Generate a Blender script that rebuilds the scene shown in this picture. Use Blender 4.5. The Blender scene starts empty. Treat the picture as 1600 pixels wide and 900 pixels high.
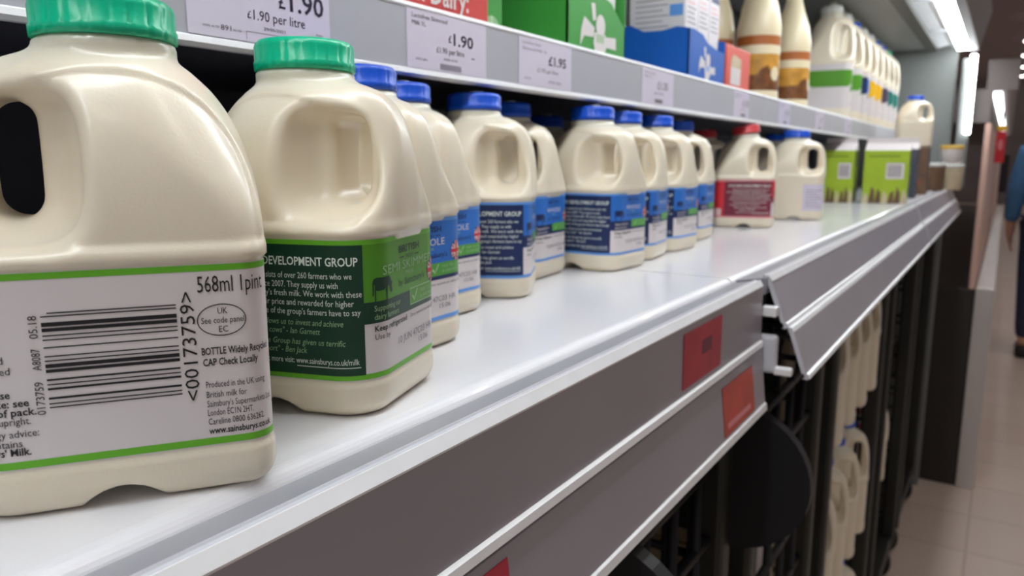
import bpy, bmesh, math, random
import numpy as np
from mathutils import Vector, Matrix
random.seed(4)
S = bpy.context.scene
COL = S.collection
PI = math.pi

# ------------------------------------------------------------------ camera, light, exposure
cam_d = bpy.data.cameras.new('camera'); cam = bpy.data.objects.new('camera', cam_d); COL.objects.link(cam)
F_PX, VPX, HOR, CAMZ = 1180.0, 1575.0, 249.0, 0.1015
pitch = math.atan((450 - HOR) / F_PX)
yaw = math.atan2(VPX - 800, F_PX * math.cos(pitch) + (450 - HOR) * math.sin(pitch))
cam.location = (0, 0, CAMZ); cam.rotation_euler = (PI / 2 - pitch, 0, yaw)
cam_d.sensor_width = 36; cam_d.lens = F_PX / 1600 * 36
cam_d.clip_start = 0.01; cam_d.clip_end = 200
cam_d.dof.use_dof = True; cam_d.dof.focus_distance = 0.26; cam_d.dof.aperture_fstop = 16
S.camera = cam
S.view_settings.view_transform = 'Standard'; S.view_settings.look = 'None'
S.view_settings.gamma = 1; S.view_settings.use_curve_mapping = False
S.view_settings.exposure = -0.08
W = bpy.data.worlds.new('shop_light'); S.world = W; W.use_nodes = True
W.node_tree.nodes['Background'].inputs[0].default_value = (1.0, 0.93, 0.91, 1)
W.node_tree.nodes['Background'].inputs[1].default_value = 0.31
STRIP = 20.0          # canopy light strip
LAMP = 9.0           # aisle ceiling lamps
for k in range(6):   # unseen area lights added over the near aisle to brighten the floor
    ld = bpy.data.lights.new('aisle_fill', 'AREA'); ld.shape = 'RECTANGLE'; ld.size = 1.4; ld.size_y = .12; ld.energy = 8; ld.color = (1, .95, .91)
    lo = bpy.data.objects.new('aisle_fill', ld); COL.objects.link(lo); lo.location = (.85, -1.4 + 2.3 * k, 2.27)

# ------------------------------------------------------------------ materials
def lin(c):
    return tuple(((v / 255) / 12.92 if v / 255 <= .04045 else ((v / 255 + .055) / 1.055) ** 2.4) for v in c)
def mat(name, rgb, rough=.45, metal=0.0, spec=.5, emit=None, es=0, coat=0, sss=0, trans=0, alpha=1):
    m = bpy.data.materials.new(name); m.use_nodes = True
    b = m.node_tree.nodes['Principled BSDF']
    b.inputs['Base Color'].default_value = (*lin(rgb), 1)
    b.inputs['Roughness'].default_value = rough; b.inputs['Metallic'].default_value = metal
    b.inputs['Specular IOR Level'].default_value = spec; b.inputs['Coat Weight'].default_value = coat
    if emit: b.inputs['Emission Color'].default_value = (*lin(emit), 1); b.inputs['Emission Strength'].default_value = es
    if sss:
        b.inputs['Subsurface Weight'].default_value = sss; b.inputs['Subsurface Scale'].default_value = .004
        b.inputs['Subsurface Radius'].default_value = (1, .85, .6)
    if trans: b.inputs['Transmission Weight'].default_value = trans
    if alpha < 1: b.inputs['Alpha'].default_value = alpha
    return m
def add_noise(m, amount=.08, scale=30, bump=0, bscale=400):
    nt = m.node_tree; b = nt.nodes['Principled BSDF']
    tc = nt.nodes.new('ShaderNodeTexCoord')
    if amount:
        n = nt.nodes.new('ShaderNodeTexNoise'); n.inputs['Scale'].default_value = scale; n.inputs['Detail'].default_value = 4
        nt.links.new(tc.outputs['Object'], n.inputs['Vector'])
        c = b.inputs['Base Color'].default_value[:]
        r = nt.nodes.new('ShaderNodeValToRGB')
        r.color_ramp.elements[0].color = (*[v * (1 - amount) for v in c[:3]], 1)
        r.color_ramp.elements[1].color = (*[min(1, v * (1 + amount)) for v in c[:3]], 1)
        r.color_ramp.elements[0].position = .35; r.color_ramp.elements[1].position = .65
        nt.links.new(n.outputs['Fac'], r.inputs[0]); nt.links.new(r.outputs[0], b.inputs['Base Color'])
    if bump:
        n2 = nt.nodes.new('ShaderNodeTexNoise'); n2.inputs['Scale'].default_value = bscale; n2.inputs['Detail'].default_value = 2
        nt.links.new(tc.outputs['Object'], n2.inputs['Vector'])
        bp = nt.nodes.new('ShaderNodeBump'); bp.inputs['Strength'].default_value = bump; bp.inputs['Distance'].default_value = .0006
        nt.links.new(n2.outputs['Fac'], bp.inputs['Height']); nt.links.new(bp.outputs[0], b.inputs['Normal'])
    return m
def milk_mat():
    m = mat('milky_plastic', (236, 230, 214), rough=.36, spec=.5, sss=.25, coat=.4)
    m.node_tree.nodes['Principled BSDF'].inputs['Coat Roughness'].default_value = .16
    add_noise(m, 0, 1, bump=.10, bscale=900)
    nt = m.node_tree; b = nt.nodes['Principled BSDF']
    tc = nt.nodes.new('ShaderNodeTexCoord'); sp = nt.nodes.new('ShaderNodeSeparateXYZ')
    nt.links.new(tc.outputs['Generated'], sp.inputs[0])
    r = nt.nodes.new('ShaderNodeValToRGB'); e = r.color_ramp.elements
    e[0].position = .84; e[0].color = (*lin((236, 225, 203)), 1)      # filled with milk
    e[1].position = .93; e[1].color = (*lin((212, 216, 200)), 1)      # empty translucent neck
    nt.links.new(sp.outputs['Z'], r.inputs[0]); nt.links.new(r.outputs[0], b.inputs['Base Color'])
    return m
M = {}
M['milk'] = milk_mat()
M['cap_green'] = mat('green_cap_plastic', (0, 188, 142), .32, sss=.15)
M['cap_blue'] = mat('blue_cap_plastic', (16, 82, 205), .35)
M['cap_red'] = mat('red_cap_plastic', (205, 58, 66), .35)
M['cap_white'] = mat('white_cap_plastic', (225, 225, 222), .4)
M['cap_yellow'] = mat('yellow_lid_plastic', (222, 180, 60), .4)
LBL = dict(rough=.42, spec=.4)
M['l_white'] = mat('label_white', (222, 214, 213), **LBL)
M['l_lime'] = mat('label_lime', (104, 182, 42), **LBL)
M['l_green'] = mat('label_mid_green', (82, 148, 34), **LBL)
M['l_dkgreen'] = mat('label_dark_green', (16, 58, 40), **LBL)
M['l_sky'] = mat('label_sky_blue', (98, 156, 226), **LBL)
M['l_blue'] = mat('label_mid_blue', (44, 112, 198), **LBL)
M['l_navy'] = mat('label_navy', (24, 42, 88), **LBL)
M['l_pink'] = mat('label_pink', (228, 140, 145), **LBL)
M['l_red'] = mat('label_red', (210, 46, 58), **LBL)
M['l_maroon'] = mat('label_maroon', (122, 42, 62), **LBL)
M['ink'] = mat('ink_black', (24, 20, 24), .5)
M['ink_grey'] = mat('ink_dotted_grey', (120, 112, 120), .5)
M['ink_white'] = mat('ink_pale', (226, 236, 226), .5)
M['ink_mint'] = mat('ink_mint', (150, 190, 140), .5)
M['flag_blue'] = mat('flag_blue', (22, 36, 104), .5)
M['flag_red'] = mat('flag_red', (206, 44, 54), .5)
M['box_green'] = mat('badge_green', (84, 160, 64), .5)
M['shelf_white'] = add_noise(mat('white_enamel', (238, 238, 242), .22, spec=.55, coat=.3), .015, 6)
M['rail_grey'] = add_noise(mat('rail_grey_plastic', (158, 152, 160), .28, spec=.6), .04, 8)
M['rail_light'] = mat('rail_light_grey', (205, 205, 212), .3)
M['ledge_grey'] = mat('ledge_grey', (150, 151, 158), .35)
M['rail_up'] = add_noise(mat('upper_rail_grey', (180, 180, 187), .35), .03, 6)
M['rail_bead'] = add_noise(mat('rail_white_bead', (246, 246, 248), .3), .02, 60)
M['tag_white'] = mat('tag_paper', (214, 206, 222), .5)
M['tag_ink'] = mat('tag_ink', (34, 26, 54), .5)
M['tag_red'] = add_noise(mat('tag_red_paper', (188, 46, 66), .4), .10, 40)
M['tag_orange'] = add_noise(mat('tag_orange_paper', (196, 74, 60), .4), .10, 40)
M['dark_panel'] = add_noise(mat('dark_chiller_panel', (64, 66, 76), .5), .1, 5)
M['chiller_grey'] = add_noise(mat('chiller_grey_metal', (124, 128, 126), .5), .08, 3)
M['beam'] = mat('dark_trim', (62, 62, 54), .5)
M['reflector'] = add_noise(mat('reflector_white_metal', (225, 228, 232), .3, spec=.6), .05, 7)
M['led'] = mat('lit_tube', (255, 255, 255), emit=(246, 252, 255), es=STRIP)
M['led_far'] = mat('lit_tube_far', (255, 255, 255), emit=(246, 252, 255), es=5)
M['lamp'] = mat('lit_ceiling_lamp', (255, 255, 255), emit=(255, 246, 240), es=LAMP)
M['black'] = mat('black_plastic', (20, 20, 24), .5)
M['post'] = add_noise(mat('dark_post_metal', (46, 46, 42), .5, metal=.3), .15, 10)
M['cage'] = mat('cage_black_wire', (30, 30, 32), .5, metal=.4)
M['board'] = add_noise(mat('card_board_tan', (206, 190, 160), .8), .1, 20)
M['fascia'] = add_noise(mat('brown_grey_fascia', (108, 98, 96), .5), .08, 2)
M['run_panel'] = add_noise(mat('pale_cabinet_front', (200, 190, 184), .35), .08, 2)
M['carcass'] = mat('dark_brown_carcass', (50, 44, 42), .4); M['run_warm'] = add_noise(mat('warm_cabinet_trim', (214, 176, 160), .4), .06, 3)
M['ceiling'] = add_noise(mat('brown_ceiling', (126, 106, 102), .8), .06, .7)

# ------------------------------------------------------------------ object helpers
def link(name, me, parent=None, loc=None, kind=None):
    o = bpy.data.objects.new(name, me); COL.objects.link(o)
    if parent: o.parent = parent
    if loc: o.location = loc
    if kind: o['kind'] = kind
    return o
def tag(o, label, cat, group=None, kind=None):
    o['label'] = label; o['category'] = cat
    if group: o['group'] = group
    if kind: o['kind'] = kind
    return o
def thing(name, label, cat, loc=(0, 0, 0), rz=0, group=None):
    o = bpy.data.objects.new(name, None); COL.objects.link(o)
    o.location = loc; o.rotation_euler = (0, 0, rz); o.empty_display_size = .02
    return tag(o, label, cat, group)
class MB:
    def __init__(s): s.v = []; s.f = []; s.m = []; s.mats = []; s.sm = []
    def mi(s, m):
        if m not in s.mats: s.mats.append(m)
        return s.mats.index(m)
    def add(s, vs, fs, m, smooth=False):
        o = len(s.v); s.v += [tuple(v) for v in vs]; k = s.mi(m)
        for f in fs: s.f.append([i + o for i in f]); s.m.append(k); s.sm.append(smooth)
        return s
    def box(s, x0, x1, y0, y1, z0, z1, m):
        vs = [(x, y, z) for x in (x0, x1) for y in (y0, y1) for z in (z0, z1)]
        return s.add(vs, [(0, 1, 3, 2), (4, 6, 7, 5), (0, 4, 5, 1), (2, 3, 7, 6), (0, 2, 6, 4), (1, 5, 7, 3)], m)
    def bbox(s, x0, x1, y0, y1, z0, z1, m, b=.002, seg=2):
        bm = bmesh.new(); bmesh.ops.create_cube(bm, size=1)
        for v in bm.verts:
            v.co = Vector(((x0 + x1) / 2 + v.co.x * (x1 - x0), (y0 + y1) / 2 + v.co.y * (y1 - y0), (z0 + z1) / 2 + v.co.z * (z1 - z0)))
        bmesh.ops.bevel(bm, geom=bm.edges[:], offset=b, segments=seg, affect='EDGES', profile=.5)
        bm.verts.index_update()
        s.add([v.co[:] for v in bm.verts], [[v.index for v in f.verts] for f in bm.faces], m); bm.free()
        return s
    def prism_y(s, prof, y0, y1, m, ms=None, smooth=False):
        n = len(prof); o = [(x, y0, z) for x, z in prof] + [(x, y1, z) for x, z in prof]
        for i in range(n):
            j = (i + 1) % n
            s.add([o[i], o[j], o[n + j], o[n + i]], [(3, 2, 1, 0)], ms[i] if ms else m, smooth)
        s.add(o[:n], [tuple(range(n))], m); s.add(o[n:], [tuple(range(n - 1, -1, -1))], m)
        return s
    def lathe(s, prof, m, n=32, c=(0, 0, 0), smooth=True, ms=None, rfun=None, cap=True):
        vs = []
        for r, z in prof:
            for k in range(n):
                a = 2 * PI * k / n; rr = r * (rfun(k, z) if rfun else 1)
                vs.append((c[0] + rr * math.cos(a), c[1] + rr * math.sin(a), c[2] + z))
        o = len(s.v); s.v += vs
        for i in range(len(prof) - 1):
            mm = s.mi(ms[i] if ms else m)
            for k in range(n):
                q = (k + 1) % n
                s.f.append([o + i * n + k, o + i * n + q, o + (i + 1) * n + q, o + (i + 1) * n + k]); s.m.append(mm); s.sm.append(smooth)
        if cap:
            for i, rev in ((0, True), (len(prof) - 1, False)):
                f = [o + i * n + k for k in range(n)]
                s.f.append(f[::-1] if rev else f); s.m.append(s.mi((ms[i - 1 if i else 0]) if ms else m)); s.sm.append(False)
        return s
    def tube(s, p, q, r, m, n=10):
        p, q = Vector(p), Vector(q); d = (q - p).normalized()
        a = d.orthogonal().normalized(); b = d.cross(a)
        vs = [tuple(c + (a * math.cos(2 * PI * k / n) + b * math.sin(2 * PI * k / n)) * r) for c in (p, q) for k in range(n)]
        fs = [(k, (k + 1) % n, n + (k + 1) % n, n + k) for k in range(n)] + [tuple(range(n - 1, -1, -1)), tuple(range(n, 2 * n))]
        return s.add(vs, fs, m, True)
    def mesh(s, name):
        me = bpy.data.meshes.new(name); me.from_pydata(s.v, [], s.f)
        for m in s.mats: me.materials.append(m)
        me.polygons.foreach_set('material_index', s.m); me.polygons.foreach_set('use_smooth', s.sm)
        me.update(); return me
    def build(s, name, parent=None, loc=None, kind=None): return link(name, s.mesh(name), parent, loc, kind)

# ------------------------------------------------------------------ lettering
_tc = {}
def glyphs(txt, bold=False):
    """flat triangles of a line of text, cap height 1, baseline at y 0, starting at x 0"""
    k = (txt, bold)
    if k in _tc: return _tc[k]
    cu = bpy.data.curves.new('t', 'FONT'); cu.body = txt; cu.size = 1; cu.resolution_u = 2
    if bold: cu.offset = .018
    o = bpy.data.objects.new('t', cu); COL.objects.link(o)
    dg = bpy.context.evaluated_depsgraph_get(); me = o.evaluated_get(dg).to_mesh()
    vs = [(v.co.x, v.co.y) for v in me.vertices]; fs = [tuple(p.vertices) for p in me.polygons]
    o.evaluated_get(dg).to_mesh_clear(); bpy.data.objects.remove(o); bpy.data.curves.remove(cu)
    ref = .70
    vs = [(x / ref, y / ref) for x, y in vs]
    x0 = min((v[0] for v in vs), default=0); x1 = max((v[0] for v in vs), default=1)
    _tc[k] = ([(x - x0, y) for x, y in vs], fs, max(x1 - x0, 1e-6)); return _tc[k]
def clip_circle(poly, c, r, n=28):
    out = poly
    for k in range(n):
        a0, a1 = 2 * PI * k / n, 2 * PI * (k + 1) / n
        p = (c[0] + r * math.cos(a0), c[1] + r * math.sin(a0)); q = (c[0] + r * math.cos(a1), c[1] + r * math.sin(a1))
        ex, ey = q[0] - p[0], q[1] - p[1]; ins = lambda t: ex * (t[1] - p[1]) - ey * (t[0] - p[0])
        res = []
        for i in range(len(out)):
            A, B = out[i], out[(i + 1) % len(out)]; da, db = ins(A), ins(B)
            if da >= 0: res.append(A)
            if (da >= 0) != (db >= 0):
                t = da / (da - db); res.append((A[0] + (B[0] - A[0]) * t, A[1] + (B[1] - A[1]) * t))
        out = res
        if not out: break
    return out
class Flat:
    """a sheet of printed layers in its own (s, t) coordinates, in millimetres; fn maps (s, t, height) to space"""
    def __init__(s): s.v = []; s.f = []; s.m = []; s.mats = []; s.dx = 0; s.kx = 1
    def _add(s, vs, fs, m, layer):
        o = len(s.v); s.v += [(x * s.kx + s.dx, y, layer) for x, y in vs]
        if m not in s.mats: s.mats.append(m)
        k = s.mats.index(m)
        for f in fs: s.f.append([i + o for i in f]); s.m.append(k)
    def rect(s, s0, s1, t0, t1, m, layer=1, step=2.0):
        n = max(1, int(math.ceil((s1 - s0) / step)))
        vs = []; fs = []
        for i in range(n + 1):
            x = s0 + (s1 - s0) * i / n; vs += [(x, t0), (x, t1)]
        for i in range(n): fs.append((2 * i, 2 * i + 2, 2 * i + 3, 2 * i + 1))
        s._add(vs, fs, m, layer)
    def poly(s, pts, m, layer=2, step=2.0):
        bm = bmesh.new()
        f = bm.faces.new([bm.verts.new((x, y, 0)) for x, y in pts])
        f.normal_update()
        if f.normal.z < 0: f.normal_flip()
        bmesh.ops.triangulate(bm, faces=[f])
        x0 = min(p[0] for p in pts); x1 = max(p[0] for p in pts); x = math.ceil(x0 / step) * step
        while x < x1:
            bmesh.ops.bisect_plane(bm, geom=bm.verts[:] + bm.edges[:] + bm.faces[:], plane_co=(x, 0, 0), plane_no=(1, 0, 0)); x += step
        bm.verts.index_update()
        s._add([(v.co.x, v.co.y) for v in bm.verts], [[v.index for v in f.verts] for f in bm.faces], m, layer); bm.free()
    def text(s, txt, x, t, cap, m, width=None, align='l', layer=3, rot=False, bold=False, shear=0):
        vs, fs, w = glyphs(txt, bold)
        sx = (width / w) if width else cap
        wid = w * sx; off = {'l': 0, 'c': -wid / 2, 'r': -wid}[align]
        out = []
        for a, b in vs:
            u, v = a * sx + off + b * cap * shear, b * cap
            out.append((x - v, t + u) if rot else (x + u, t + v))
        s._add(out, fs, m, layer)
    def ellipse(s, cx, cy, rx, ry, m, layer=2, inner=None, n=36):
        P = [(cx + rx * math.cos(2 * PI * k / n), cy + ry * math.sin(2 * PI * k / n)) for k in range(n)]
        if inner is None: s.poly(P, m, layer); return
        Q = [(cx + (rx - inner) * math.cos(2 * PI * k / n), cy + (ry - inner) * math.sin(2 * PI * k / n)) for k in range(n)]
        s._add(P + Q, [(k, (k + 1) % n, n + (k + 1) % n, n + k) for k in range(n)], m, layer)
    def flag(s, cx, cy, r, layer=3):
        P = [(cx + r * math.cos(2 * PI * k / 28), cy + r * math.sin(2 * PI * k / 28)) for k in range(28)]
        s.poly(P, M['flag_blue'], layer)
        def bar(a, w, m, l):
            c, sn = math.cos(a), math.sin(a); L = r * 1.2
            q = [(cx + c * u - sn * v, cy + sn * u + c * v) for u, v in ((-L, -w), (L, -w), (L, w), (-L, w))]
            q = clip_circle(q, (cx, cy), r)
            if len(q) > 2: s.poly(q, m, l)
        for a in (.6, -.6): bar(a, r * .22, M['l_white'], layer + 1); bar(a, r * .09, M['flag_red'], layer + 1.5)
        for a in (0, PI / 2): bar(a, r * .32, M['l_white'], layer + 2); bar(a, r * .19, M['flag_red'], layer + 2.5)
    def mesh(s, name, fn):
        me = bpy.data.meshes.new(name); me.from_pydata([fn(*v) for v in s.v], [], s.f)
        for m in s.mats: me.materials.append(m)
        me.polygons.foreach_set('material_index', s.m)
        me.polygons.foreach_set('use_smooth', [True] * len(s.f)); me.update(); return me

# ------------------------------------------------------------------ the one pint milk bottle
BA, BB, BR, BR2 = 44.0, 38.5, 18.0, 9.0        # half length, half width, corner radius (mm)
def rr2(x, y, a, b, r):
    qx = np.abs(x) - (a - r); qy = np.abs(y) - (b - r)
    return np.hypot(np.maximum(qx, 0), np.maximum(qy, 0)) + np.minimum(np.maximum(qx, qy), 0) - r
def smin(a, b, k):
    h = np.clip(.5 + .5 * (b - a) / k, 0, 1); return b * (1 - h) + a * h - k * h * (1 - h)
def smax(a, b, k): return -smin(-a, -b, k)
def sst(e0, e1, x):
    t = np.clip((x - e0) / (e1 - e0), 0, 1); return t * t * (3 - 2 * t)
def bottle_f(x, y, z, wrap=True):
    u = np.clip((z - 74) / 61.5, 0, .9995)
    h = (1 - u ** 2.55) ** (1 / 2.55)
    h = np.maximum(h, .12)
    t = sst(74, 122, z)
    a, b = BA * h, BB * h
    br = BR2 + (BR - BR2) * sst(-15, 15, x)
    r = br * (1 - t) * np.minimum(1, h * 1.1) + t * np.minimum(a, b) * .97
    o = np.zeros_like(z)
    if wrap:
        o = o - .7 * (sst(12.5, 14.5, z) - sst(71.3, 73, z))           # label recess
        o = o + .5 * (sst(71.5, 73, z) - sst(75.5, 78, z))             # ledge above the label
    zz = np.clip(z, 0, 8); o = o - (8 - np.sqrt(np.maximum(64 - (8 - zz) ** 2, 0))) * .75
    # arched panel pressed into the two wide sides
    q = (np.abs(x + 3) / 40) ** 2.4 + (np.clip(z - 74, 0, 99) / 53) ** 2.4
    o = o - 1.1 * (1 - sst(.93, 1.02, q)) * sst(74, 78, z)
    d = rr2(x, y, a, b, r) - o
    body = d
    rho = (np.abs((x - 24) / 21) ** 3.6 + np.abs((z - 101.5) / 24.5) ** 3.2) ** (1 / 3.4)
    g = (np.sqrt(rho ** 2 + ((np.maximum(40 - np.abs(y), 0)) / 33) ** 2) - 1) * 20
    d = smax(d, -g, 5)
    # handle
    ro = ((np.clip(np.abs(x), 0, 99) / 43.8) ** 4.4 + (np.clip(z - 74, 0, 99) / 58) ** 4.4) ** (1 / 4.4)
    hb = smax(smax((ro - 1) * 42, np.abs(y) - 9.5, 6), np.maximum(6 - x, 74 - z), 3)
    d = smin(d, hb, 7)
    d = smax(d, -rr2(x - 24.6, z - 101.5, 7.2, 17.8, 6.8), 4)
    # neck
    rn = 20.2 + 2.0 * (1 - sst(128, 131.5, z)) - 1.6 * sst(136, 138, z)
    n = np.maximum(np.hypot(x + 2, y) - rn, np.maximum(z - 146, 120 - z))
    d = smin(d, n, 4.5)
    d = np.maximum(d, -z)
    d = smax(d, -(np.hypot(x, z + 7.4) - 13.6), 1.2)
    return d
def surface_nets(f, lo, hi, h):
    ax = [np.arange(lo[i], hi[i] + h, h) for i in range(3)]
    X, Y, Z = np.meshgrid(*ax, indexing='ij'); D = f(X, Y, Z); nx, ny, nz = D.shape
    inside = D < 0
    c = [inside[i:nx - 1 + i, j:ny - 1 + j, k:nz - 1 + k] for i in (0, 1) for j in (0, 1) for k in (0, 1)]
    s = sum(a.astype(int) for a in c); act = (s > 0) & (s < 8)
    idx = -np.ones(act.shape, int); n = int(act.sum()); idx[act] = np.arange(n)
    I = np.argwhere(act); acc = np.zeros((n, 3)); cnt = np.zeros(n)
    corner = [(i, j, k) for i in (0, 1) for j in (0, 1) for k in (0, 1)]
    for p in range(8):
        for q in range(p + 1, 8):
            A, B = np.array(corner[p]), np.array(corner[q])
            if abs(A - B).sum() != 1: continue
            da = D[tuple((I + A).T)]; db = D[tuple((I + B).T)]; m = (da < 0) != (db < 0)
            t = np.where(m, da / np.where(m, da - db, 1), 0)
            P = I + A + (B - A) * t[:, None]; acc[m] += P[m]; cnt[m] += 1
    V = np.array(lo) + acc / cnt[:, None] * h
    for _ in range(3):                                   # settle on the surface
        e = .15; x, y, z = V.T; d = f(x, y, z)
        g = np.stack([(f(x + e, y, z) - f(x - e, y, z)), (f(x, y + e, z) - f(x, y - e, z)), (f(x, y, z + e) - f(x, y, z - e))], 1) / (2 * e)
        st = d[:, None] * g / np.maximum((g * g).sum(1), .2)[:, None]
        V = V - np.clip(st, -.5 * h, .5 * h)
    Fs = []
    for axx in range(3):
        o1, o2 = [(1, 2), (2, 0), (0, 1)][axx]
        sl = [slice(None)] * 3; sl2 = [slice(None)] * 3
        sl[axx] = slice(0, -1); sl2[axx] = slice(1, None)
        ch = inside[tuple(sl)] != inside[tuple(sl2)]
        for e in np.argwhere(ch):
            if e[o1] == 0 or e[o2] == 0 or e[o1] >= D.shape[o1] - 1 or e[o2] >= D.shape[o2] - 1: continue
            e0 = e.copy(); q = []
            for d1, d2 in ((-1, -1), (0, -1), (0, 0), (-1, 0)):
                w = e0.copy(); w[o1] += d1; w[o2] += d2; q.append(int(idx[tuple(w)]))
            if not inside[tuple(e0)]: q = q[::-1]
            Fs.append(q)
    return V, Fs
def sdf_mesh(name, h, scale=(1, 1, 1), wrap=True):
    V, Fs = surface_nets(lambda x, y, z: bottle_f(x, y, z, wrap), (-50, -45, -4), (52, 46, 152), h)
    V = V * np.array(scale) * .001
    me = bpy.data.meshes.new(name); me.from_pydata([tuple(v) for v in V], [], Fs)
    me.materials.append(M['milk']); me.polygons.foreach_set('use_smooth', [True] * len(Fs)); me.update()
    return me
def peri(s, off=0.0, sc=1.0):
    a, b, r, q = BA, BB, BR, BR2
    la, lq, lb, lc, ld = 2 * (b - r), 2 * (b - q), 2 * a - r - q, PI / 2 * r, PI / 2 * q
    s = (s + la / 2) % TOT
    for L, kind, d in ((la, 'l', ((a, -(b - r)), (a, b - r))), (lc, 'c', (a - r, b - r, 0, r)), (lb, 'l', ((a - r, b), (-(a - q), b))), (ld, 'c', (-(a - q), b - q, 90, q)),
                       (lq, 'l', ((-a, b - q), (-a, -(b - q)))), (ld, 'c', (-(a - q), -(b - q), 180, q)), (lb, 'l', ((-(a - q), -b), (a - r, -b))), (lc, 'c', (a - r, -(b - r), 270, r))):
        if s <= L + 1e-9:
            t = s / L
            if kind == 'l':
                (x0, y0), (x1, y1) = d; nx, ny = (y1 - y0), -(x1 - x0); n = math.hypot(nx, ny); nx, ny = nx / n, ny / n
                x, y = x0 + (x1 - x0) * t, y0 + (y1 - y0) * t
            else:
                an = math.radians(d[2] + 90 * t); nx, ny = math.cos(an), math.sin(an); x, y = d[0] + d[3] * nx, d[1] + d[3] * ny
            return x + nx * off, y + ny * off
        s -= L
TOT = 2 * (BB - BR) + 2 * (BB - BR2) + 2 * (2 * BA - BR - BR2) + PI * (BR + BR2)
def wrap_fn(scale=(1, 1, 1)):
    def fn(s, t, layer):
        x, y = peri(s, -.55 + .09 * layer)
        return (x * scale[0] * .001, y * scale[1] * .001, t * scale[2] * .001)
    return fn
COW = [(0, 0), (.6, 0), (.7, 4.6), (1.6, 4.2), (5.2, 4.3), (6.4, 4.9), (6.9, 0), (7.7, 0), (8.0, 5.2), (8.9, 6.2), (9.9, 3.4), (10.6, 2.6), (11.8, 2.4),
       (12.2, 3.4), (11.7, 5.6), (12.5, 6.6), (11.4, 6.9), (10.6, 8.6), (9.3, 9.4), (4.2, 9.3), (1.0, 9.4), (-.4, 9.0), (-1.0, 7.6), (-1.1, 2.4), (-.5, 2.6), (-.3, 7.0), (.1, 6.6)]
def bottle_label(kind):
    C = {'green': dict(strip='l_lime', front='l_green', panel='l_dkgreen', name='SEMI SKIMMED'), 'blue': dict(strip='l_sky', front='l_blue', panel='l_navy', name='WHOLE'),
         'red': dict(strip='l_pink', front='l_red', panel='l_maroon', name='SKIMMED')}[kind]
    m = {k: M[v] for k, v in C.items() if k != 'name'}
    L = Flat(); half = TOT / 2
    L.rect(-half, half, 15, 71, M['l_white'], 0)
    if kind == 'red':
        L.rect(-130, 34.5, 69.2, 71, m['strip'], 1); L.rect(-130, 34.5, 15, 17.4, m['strip'], 1)
    else:
        L.rect(-half, half, 68.9, 70.8, m['strip'], 1); L.rect(-half, half, 15.4, 17.6, m['strip'], 1)
    # farming panel on one wide side
    L.rect(-104, -34.5, 17.4, 68.9, m['panel'], 2)
    pale = M['ink_white']
    L.text("OUR DAIRY DEVELOPMENT GROUP", -36.5, 60.9, 3.3, pale, 62, 'r', bold=True)
    for txt, e, z in (("This group consists of over 260 farmers who we", -39, 55.8), ("have worked with since 2007. They supply us with", -44.5, 52.2), ("all of Sainsbury's fresh milk. We work with these", -35.3, 48.7),
                      ("farmers for a fair price and rewarded for higher", -38.5, 45.1), ("Here is what some of the group's farmers have to say", -36, 41.5)):
        L.text(txt, e, z, 2.45, pale, len(txt) * 1.16, 'r')
    for txt, e, z in (('"The group allows us to invest and achieve', -43, 37.2), ('our goals for our cows" - Ian Garnett', -53, 33.7), ('"Being in the Group has given us terrific', -42.5, 29.4), ('support" - Ben Jack', -59, 26)):
        L.text(txt, e, z, 2.4, M['ink_mint'] if kind == 'green' else pale, len(txt) * 1.16, 'r', shear=.2)
    L.text("To find out more visit: www.sainsburys.co.uk/milk", -37, 21.8, 2.4, pale, 50, 'r'); L.rect(-63.5, -36.5, 20.5, 20.8, pale, 3)
    # front panel
    L.rect(-34.5, 34.5, 45.8, 68.9, m['front'], 1.5); L.rect(-34.5, 34.5, 37.6, 46.2, m['panel'], 1.6)
    dk = m['panel']
    L.text("BRITISH", 0, 63.4, 2.9, dk, 21, 'c', bold=True); L.text("FRESH", 0, 60.6, 1.6, dk, 7.5, 'c')
    L.rect(-10, -5.5, 61.1, 61.6, dk, 3); L.rect(5.5, 10, 61.1, 61.6, dk, 3)
    L.text(C['name'], 0, 56.3, 3.7, M['ink_mint'] if kind == 'green' else M['l_white'], 50 if kind != 'blue' else 27, 'c'); L.text("MILK", 0, 53.8, 1.5, M['ink_mint'], 8, 'c')
    L.text("by Sainsbury's", 2, 49.6, 3.0, dk, 27, 'c', shear=.12)
    L.flag(24.5, 52, 5.4, 3)
    L.poly([(-29.6 + x * .98, 46 + y * 1.02) for x, y in COW], dk, 2.4)
    L.text("Supporting our", -30, 42.3, 2.3, M['ink_mint'] if kind == 'green' else M['l_white'], 20, 'l'); L.text("dairy farmers", -30, 38.9, 2.3, M['ink_mint'] if kind == 'green' else M['l_white'], 18, 'l')
    if kind == 'green':
        for w, mm, l in ((0, M['ink_mint'], 2.2), (.5, m['front'], 2.4)): L.rect(0 + w, 33.5 - w, 39.6 + w, 47 - w, mm, l)
    else: L.rect(-3, 34.5, 39.6, 46.6, M['box_green'], 2.2)
    L.poly([(2, 43.2), (2.8, 43.9), (4.2, 42.3), (7.4, 46.2), (8.2, 45.6), (4.3, 40.7)], M['ink_mint'], 3)
    L.text("FAIR TO COWS", 11, 43.6, 1.7, M['ink_mint'], 20); L.text("& FARMERS", 11, 41, 1.7, M['ink_mint'], 15)
    L.text("Keep refrigerated", -30, 34.2, 2.3, M['ink'], 26, bold=True); L.text("Use by", -30, 30.9, 2.2, M['ink'], 9.5)
    L.text("Once opened use within 3 days", -.5, 34.6, 1.5, M['ink'], 32)
    L.text("10 JUN 47C03 HR", -13, 25.6, 3.0, M['ink_grey'], 36); L.text("15:06", 8, 21.8, 2.6, M['ink_grey'], 10)
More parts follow.
